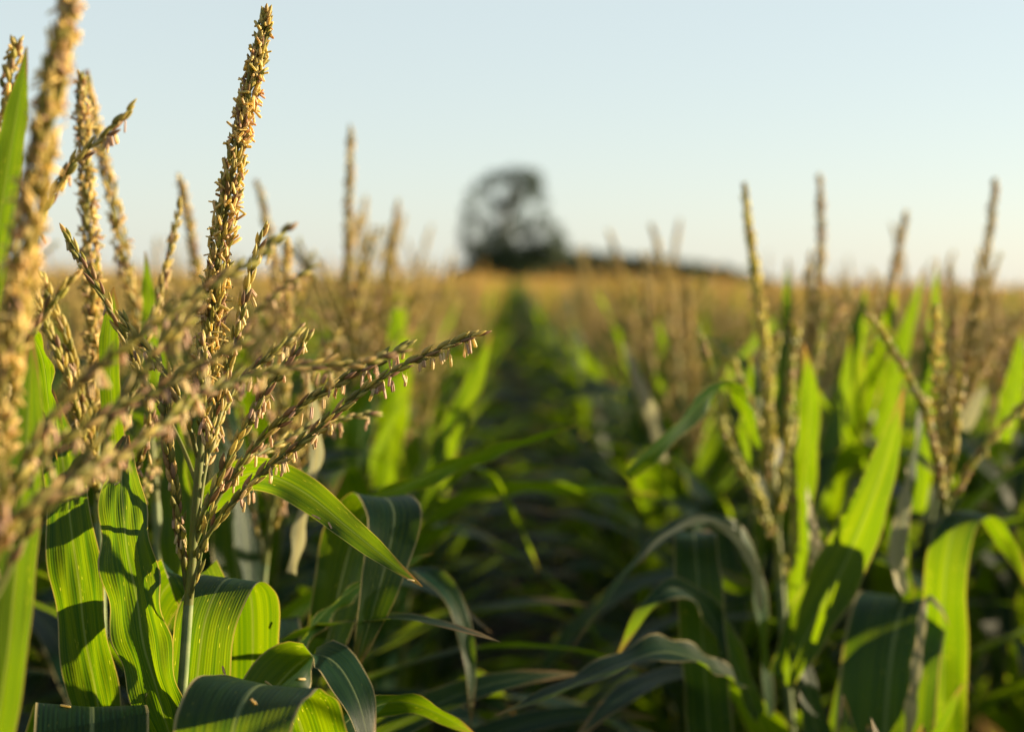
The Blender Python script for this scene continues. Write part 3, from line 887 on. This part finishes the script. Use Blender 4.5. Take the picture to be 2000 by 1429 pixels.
blade(r4, [(1720, 860, 2.780), (1745, 740, 2.780), (1770, 650, 2.780), (1788, 590, 2.780), (1802, 525, 2.780)], 0.046, a=-30, fold=.2, prof=([0, .4, .7, 1], [.8, 1, .6, .03]))
blade(r2, [(1795, 1000, 2.580), (1808, 860, 2.580), (1818, 720, 2.580), (1826, 610, 2.580), (1830, 500, 2.580)], 0.049, a=-30, fold=.2, prof=([0, .4, .7, 1], [.8, 1, .6, .03]))
blade(right, [(1225, 925, 1.85), (1290, 868, 1.85), (1345, 810, 1.88), (1392, 765, 1.9), (1440, 760, 2.0), (1490, 900, 2.2)], .04, a=55, fold=.2)
blade(right, [(1440, 1330, 1.9), (1320, 1275, 1.75), (1230, 1290, 1.7), (1110, 1340, 1.65), (960, 1400, 1.6)], .065, a=66, fold=.2)
blade(right, [(1480, 1400, 2.0), (1400, 1220, 1.95), (1330, 1150, 1.9), (1260, 1190, 1.86), (1200, 1290, 1.84)], .045, a=45, fold=.2)

blade(r3, [(1590, 980, 2.6), (1628, 860, 2.6), (1650, 760, 2.6), (1662, 650, 2.6)], .042, a=-30, fold=.2, prof=([0, .4, .7, 1], [.8, 1, .6, .03]))
blade(right, [(1455, 930, 2.3), (1462, 840, 2.3), (1468, 760, 2.3), (1466, 690, 2.3)], .036, a=-30, fold=.2, prof=([0, .4, .7, 1], [.8, 1, .6, .03]))
blade(r2, [(1960, 860, 2.5), (1985, 740, 2.5), (1996, 640, 2.5)], .045, a=-30, fold=.2, prof=([0, .4, .7, 1], [.8, 1, .6, .03]))
# cream blades: sun glints on green leaves, put into the leaf colour
blade(fan, [(1762, 1160, 2.06), (1752, 1080, 2.06), (1764, 1000, 2.06), (1772, 930, 2.07), (1768, 890, 2.08)], .028, a=[60, 10, 15, 60, 80], fold=.25, mat=M_GLINT, label='pale leaf twisted on itself, sun glint put into its colour')
blade(right, [(1578, 1185, 2.12), (1592, 1100, 2.12), (1582, 1010, 2.12), (1576, 940, 2.13)], .02, a=[60, 20, 40, 70], fold=.3, mat=M_GLINT)
blade(right, [(1608, 1150, 2.1), (1598, 1060, 2.1), (1584, 985, 2.1)], .012, a=30, fold=.3, mat=M_GLINT)
blade(fan, [(1765, 1500, 1.95), (1776, 1400, 1.95), (1792, 1280, 1.95), (1808, 1172, 1.97), (1835, 1185, 1.98), (1856, 1225, 1.99)], .018, a=30, fold=.2, mat=M_GLINT)
blade(r3, [(1300, 900, 2.586), (1282, 830, 2.586), (1255, 760, 2.609), (1230, 700, 2.642), (1215, 660, 2.676)], 0.029, a=-25, fold=.3, mat=M_GLINT)
blade(r2, [(1885, 840, 2.580), (1905, 790, 2.580), (1928, 750, 2.580)], 0.032, a=-20, fold=.3, mat=M_GLINT)
blade(n1, [(575, 1120, 1.75), (600, 990, 1.75), (622, 880, 1.76), (612, 780, 1.78), (590, 720, 1.8)], .028, a=-50, fold=.3, mat=M_GLINT)
blade(right, [(1485, 1190, 2.03), (1472, 1110, 2.01), (1432, 1045, 1.98), (1370, 1014, 1.95), (1290, 1052, 1.92), (1240, 1105, 1.9)], .014, a=20, fold=.2, mat=M_GLINT)

def lower_leaves(t, n, zlo, zhi, toward=None, seed=0):
    r = np.random.default_rng(seed)
    sc = t.scale[0]
    inv = t.matrix_basis.to_3x3().normalized().inverted()
    for i in range(n):
        az = r.uniform(0, 6.28) if toward is None else toward + r.normal(0, .45)
        c, sd = leaf_curve(az, r.uniform(zlo, zhi), r.uniform(.62, .9), r.uniform(.35, .7), r.uniform(1.7, 2.5), r.uniform(1.0, 1.6))
        c = np.array([inv @ Vector(q) for q in c]) / sc
        sd = np.array(inv @ Vector(sd))
        mb = MB()
        v, f, uv = ribbon(c, r.uniform(.065, .09) / sc, sd, 20, 6, r.uniform(.1, .25), r.uniform(.003, .006), r.uniform(3, 6), r.uniform(0, 6), twist=r.normal(0, .5))
        mb.add(v, f, np.repeat(uv[:, 1:] / uv[-1, 1], 3, 1), uv)
        obj('leaf', mb, M_LEAF, t)


for i, q in enumerate((straight, leaning, right)):
    lower_leaves(q, 7, .5, 1.3, None, 40 + i)
for i, (q, az) in enumerate(((n1, -.2), (tl, .1), (ta, -.3), (tb2, 0), (leaning, -.4), (straight, -.1))):
    lower_leaves(q, 4, .75, 1.32, az, 60 + i)
for i, (q, az) in enumerate(((right, 3.3), (r3, 3.2))):
    lower_leaves(q, 4, .75, 1.3, az, 80 + i)

rng = np.random.default_rng(SEED)
# rows run away from the camera, either side of the dark furrow
ROWS = [(-.31 - .71 * k, 'L', k) for k in range(14)] + [(.42 + .71 * k, 'R', k) for k in range(14)]
SP = .205
SKIP = {('L', 0): 2.75, ('R', 0): 2.95}
indiv, filler = [], []
for x, sd, k in ROWS:
    y = -1.2 + rng.uniform(0, SP)
    while y < 14:
        y += SP * rng.uniform(.75, 1.25)
        px, py = x + rng.normal(0, .05), y
        seen = py > .8 and abs(px) / py < .357 + .3 / max(py, .5) * .55
        if k == 0 and -.1 < py < SKIP[(sd, 0)] and not (sd == 'R' and py < .85):
            continue
        if abs(px) < .36 and py < .9: continue
        (indiv if seen else filler).append((px, py, sd, k))
indiv.sort(key=lambda q: q[1])
print('candidates', len(indiv))
N_INDIV = 272
far0 = indiv[N_INDIV:]
indiv = indiv[:N_INDIV]
D_SPLIT = far0[0][1] if far0 else 14
ORD = ['first', 'second', 'third', 'fourth', 'fifth', 'sixth', 'seventh', 'eighth', 'ninth', 'tenth', 'eleventh', 'twelfth', 'thirteenth', 'fourteenth']


def row_name(sd, k):
    side = 'left' if sd == 'L' else 'right'
    return 'the row bordering the furrow on its %s' % side if k == 0 else 'the %s row %s of the furrow' % (ORD[k], side)


for i, (x, y, sd, k) in enumerate(indiv):
    q = int(rng.integers(0, NV))
    ms, tip = VAR[q]
    h = 1.99 + rng.normal(0, .075) + (.05 if y < 5 else 0)
    make_from(ms, (x, y, 0), rng.uniform(0, 6.283), h / tip[0, 2],
              'blurred tasselled corn plant in %s' % row_name(sd, k), GROUP + ': ' + row_name(sd, k))

# ---- the rest of the field: one object, plants placed on points by geometry nodes
NP = 6
mbs = []
V_all, F_all, C_all, U_all, P_all, MI_all = [], [], [], [], [], []
off = 0
mats = [M_STALK, M_LEAF, M_FLOR]
for k in range(NP):
    parts, tip = gen_plant('lo', H=1.57, seed=300 + k, nbr=9, tan=.8)
    for n, mb, m, par in parts:
        v = np.vstack(mb.v)
        V_all.append(v / tip[0, 2]); C_all.append(np.vstack(mb.c)); U_all.append(np.vstack(mb.uv))
        F_all += [tuple(i + off for i in f) for f in mb.f]
        MI_all += [mats.index(m)] * len(mb.f)
        P_all.append(np.full(len(v), k)); off += len(v)
for pk, (sd_, tas_) in enumerate(((400, False), (401, True), (402, True))):
    parts, tip = gen_plant('mid', H=1.7 if not tas_ else 1.58, seed=sd_, nbr=8 if tas_ else 1)
    for n, mb, m, par in parts:
        if m is M_FLOR and not tas_: continue
        v = np.vstack(mb.v)
        V_all.append(v / (tip[0, 2] if tas_ else 1.9)); C_all.append(np.vstack(mb.c)); U_all.append(np.vstack(mb.uv))
        F_all += [tuple(i + off for i in f) for f in mb.f]
        MI_all += [mats.index(m)] * len(mb.f)
        P_all.append(np.full(len(v), NP + pk)); off += len(v)
pts, prot, pscl = [], [], []
for x, y, sd, k in filler:
    if sd == 'R' and k in (1, 2) and 1.9 < y < 2.75: continue          # a gap in the stand lets the low sun through
    if y < 14: pts.append((x, y, 0))
for x, y, sd, k in far0: pts.append((x, y, 0))
n_low = 0
for y in np.arange(.55, 2.0, .11):  # short plants below the view, added to block the low sun
    pts.insert(0, (.46 + rng.normal(0, .05), y, 0)); n_low += 1
y = 14.0
for x, sd, k in [(-.31 - .71 * k, 'L', k) for k in range(90)] + [(.42 + .71 * k, 'R', k) for k in range(90)]:
    y = 14.0
    while y < 150:
        y += SP * rng.uniform(.75, 1.25) * (1 if y < 45 else 2 if y < 90 else 3)
        if abs(x) / y < .357 + 1.6 / y + (.1 if x > 0 else 0):
            pts.append((x + rng.normal(0, .04), y, 0))
pts = np.array(pts)
npt = len(pts)
print('field points', npt)
fm = bpy.data.meshes.new('corn_field')
fm.from_pydata(np.vstack(V_all + [pts]).tolist(), [], F_all)
nv = off + npt
fm.polygons.foreach_set("use_smooth", np.ones(len(fm.polygons), bool))
fm.polygons.foreach_set("material_index", np.array(MI_all, np.int32))
ca = fm.color_attributes.new("Col", 'FLOAT_COLOR', 'POINT')
C = np.vstack(C_all + [np.zeros((npt, 3))])
ca.data.foreach_set("color", np.c_[C, np.ones(nv)].astype(np.float32).ravel())
ul = fm.uv_layers.new(name="UVMap")
li = np.empty(len(fm.loops), np.int32); fm.loops.foreach_get("vertex_index", li)
ul.data.foreach_set("uv", np.vstack(U_all)[li].astype(np.float32).ravel())
at = fm.attributes.new('pid', 'INT', 'POINT')
kinds = rng.integers(0, NP, npt)
near_pt = np.hypot(pts[:, 0], pts[:, 1]) < 4.5      # plants just outside the frame keep their full detail
kinds[near_pt] = NP + 1 + kinds[near_pt] % 2
kinds[:n_low] = NP
at.data.foreach_set('value', np.r_[np.concatenate(P_all), -1 - kinds].astype(np.int32))
at = fm.attributes.new('turn', 'FLOAT', 'POINT')
at.data.foreach_set('value', np.r_[np.zeros(off), rng.uniform(0, 6.283, npt)].astype(np.float32))
at = fm.attributes.new('grow', 'FLOAT', 'POINT')
hh = 1.98 + rng.normal(0, .08, npt)
hh[:n_low] = 1.36 + .06 * rng.random(n_low)
at.data.foreach_set('value', np.r_[np.ones(off), hh].astype(np.float32))
for m in mats: fm.materials.append(m)
field = link(bpy.data.objects.new('corn_field', fm))
field['kind'] = 'stuff'
field['label'] = 'hazy mass of ripening corn filling the field out to the horizon'
field['category'] = 'corn field'
ng = bpy.data.node_groups.new('plant_rows', 'GeometryNodeTree')
ng.interface.new_socket('Geometry', in_out='INPUT', socket_type='NodeSocketGeometry')
ng.interface.new_socket('Geometry', in_out='OUTPUT', socket_type='NodeSocketGeometry')
gi = ng.nodes.new('NodeGroupInput'); go = ng.nodes.new('NodeGroupOutput')
join = ng.nodes.new('GeometryNodeJoinGeometry')
def attr(name, ty):
    a = ng.nodes.new('GeometryNodeInputNamedAttribute'); a.data_type = ty; a.inputs[0].default_value = name
    return a.outputs[0]
pid, turn, grow = attr('pid', 'INT'), attr('turn', 'FLOAT'), attr('grow', 'FLOAT')
rotv = ng.nodes.new('ShaderNodeCombineXYZ'); ng.links.new(turn, rotv.inputs[2])
def pick_pid(val):
    cmpn = ng.nodes.new('FunctionNodeCompare'); cmpn.data_type = 'INT'; cmpn.operation = 'EQUAL'
    ng.links.new(pid, cmpn.inputs[2]); cmpn.inputs[3].default_value = val
    sp = ng.nodes.new('GeometryNodeSeparateGeometry'); sp.domain = 'POINT'
    ng.links.new(gi.outputs[0], sp.inputs[0]); ng.links.new(cmpn.outputs[0], sp.inputs[1])
    return sp.outputs[0]
for k in range(NP + 3):
    ip = ng.nodes.new('GeometryNodeInstanceOnPoints')
    ng.links.new(pick_pid(-1 - k), ip.inputs['Points'])
    ng.links.new(pick_pid(k), ip.inputs['Instance'])
    ng.links.new(rotv.outputs[0], ip.inputs['Rotation'])
    ng.links.new(grow, ip.inputs['Scale'])
    ng.links.new(ip.outputs[0], join.inputs[0])
ng.links.new(join.outputs[0], go.inputs[0])
md = field.modifiers.new('rows', 'NODES'); md.node_group = ng

# ------------------------------------------------------------------ far tree and wood
def leaf_cloud(mb, centres, radii, n, size, r):
    centres = np.asarray(centres, float); radii = np.asarray(radii, float)
    wgt = radii.prod(1); wgt = wgt ** .75 / (wgt ** .75).sum()
    idx = r.choice(len(centres), n, p=wgt)
    d = unit(r.normal(0, 1, (n, 3))) * (r.random((n, 1)) ** .45)
    p = centres[idx] + d * radii[idx]
    a = unit(r.normal(0, 1, (n, 3))); b = unit(np.cross(a, r.normal(0, 1, (n, 3))))
    s = size * r.uniform(.6, 1.4, (n, 1))
    V = np.stack([p - a * s, p + b * s * .55, p + a * s, p - b * s * .55], axis=1).reshape(-1, 3)
    F = [(4 * i, 4 * i + 1, 4 * i + 2, 4 * i + 3) for i in range(n)]
    mb.add(V, F, (.04, .06, .02))


TD = 150.0
rt = np.random.default_rng(5)
tb_ = PX(1000, 560, TD)
tree = thing('tree', 'tall broken dark tree rising alone where the furrow meets the horizon', 'tree', (tb_[0], tb_[1], 0))
base = np.array([tb_[0], tb_[1], 0.0])
def TP(px, py, dd=0.0):
    return PX(px, py, TD + dd) - base
mb = MB()
mb.tube(cr([np.zeros(3), TP(1000, 520), TP(985, 455), TP(990, 400), TP(1005, 360)], 14), np.linspace(.75, .22, 14), (.1, .1, .1), 8)
for a in ([TP(990, 470), TP(960, 440, -.5), TP(925, 420, -1)], [TP(988, 430), TP(955, 370, .6), TP(930, 355, 1)], [TP(990, 410), TP(1030, 370), TP(1050, 345, .5)],
          [TP(990, 480), TP(1040, 450, -.7), TP(1080, 445, -1)], [TP(998, 520), TP(1060, 500, 1), TP(1090, 490, 1.4)], [TP(995, 520), TP(950, 500, 1), TP(920, 480, 1.2)]):
    mb.tube(cr(a, 7), np.linspace(.26, .07, 7), (.1, .1, .1), 5)
obj('trunk', mb, M_BARK, tree)
S = TD / FPX
blobs = [(1010, 342, 34, 17), (1040, 352, 26, 22), (975, 347, 30, 14), (945, 362, 24, 14), (925, 385, 16, 18), (915, 420, 14, 26), (908, 455, 14, 24), (912, 485, 16, 18),
         (1000, 375, 18, 22), (990, 410, 15, 24), (985, 445, 22, 22), (975, 475, 38, 24), (1000, 500, 60, 24), (960, 505, 40, 20), (1050, 500, 44, 20),
         (1060, 430, 20, 16), (1085, 450, 16, 18), (1070, 470, 20, 14), (1045, 450, 13, 14), (1098, 475, 14, 20), (1090, 500, 24, 22), (1062, 400, 12, 14), (1052, 372, 16, 16), (960, 395, 14, 14), (940, 440, 13, 18), (935, 480, 22, 20), (1015, 440, 16, 18), (1010, 405, 14, 16), (1040, 480, 28, 18), (1040, 385, 12, 15), (1025, 420, 10, 14), (950, 420, 9, 12), (1000, 525, 80, 20), (970, 400, 15, 16), (955, 455, 16, 16), (1025, 450, 18, 18), (1020, 380, 18, 16), (1075, 490, 26, 20), (930, 505, 26, 16)]
cs = [TP(b[0], b[1], rt.normal(0, 1.4)) for b in blobs]
rs = [(b[2] * S, max(b[2], b[3]) * S * .9, b[3] * S) for b in blobs]
mb = MB(); leaf_cloud(mb, cs, rs, 10500, .2, rt)
obj('crown', mb, M_TREE, tree)

# hedge-like wood falling away to the right of the tree
mb = MB(); cs, rs = [], []
WD = 165.0
for px in np.arange(890, 1560, 9):
    top = np.interp(px, [890, 950, 1060, 1120, 1200, 1300, 1400, 1480, 1560], [532, 518, 502, 505, 510, 517, 530, 548, 574])
    c = PX(px, top, WD + rt.normal(0, 2))
    hgt = max(.8, c[2] * .5)
    cs.append((c[0], c[1], c[2] - hgt * .55 + rt.normal(0, .12))); rs.append((1.3, 2.2, hgt))
leaf_cloud(mb, cs, rs, 30000, .3, rt)
wood = obj('wood', mb, M_WOOD)
wood['kind'] = 'stuff'; wood['label'] = 'low dark hedge-like wood sloping down beside the far tree'; wood['category'] = 'wood'
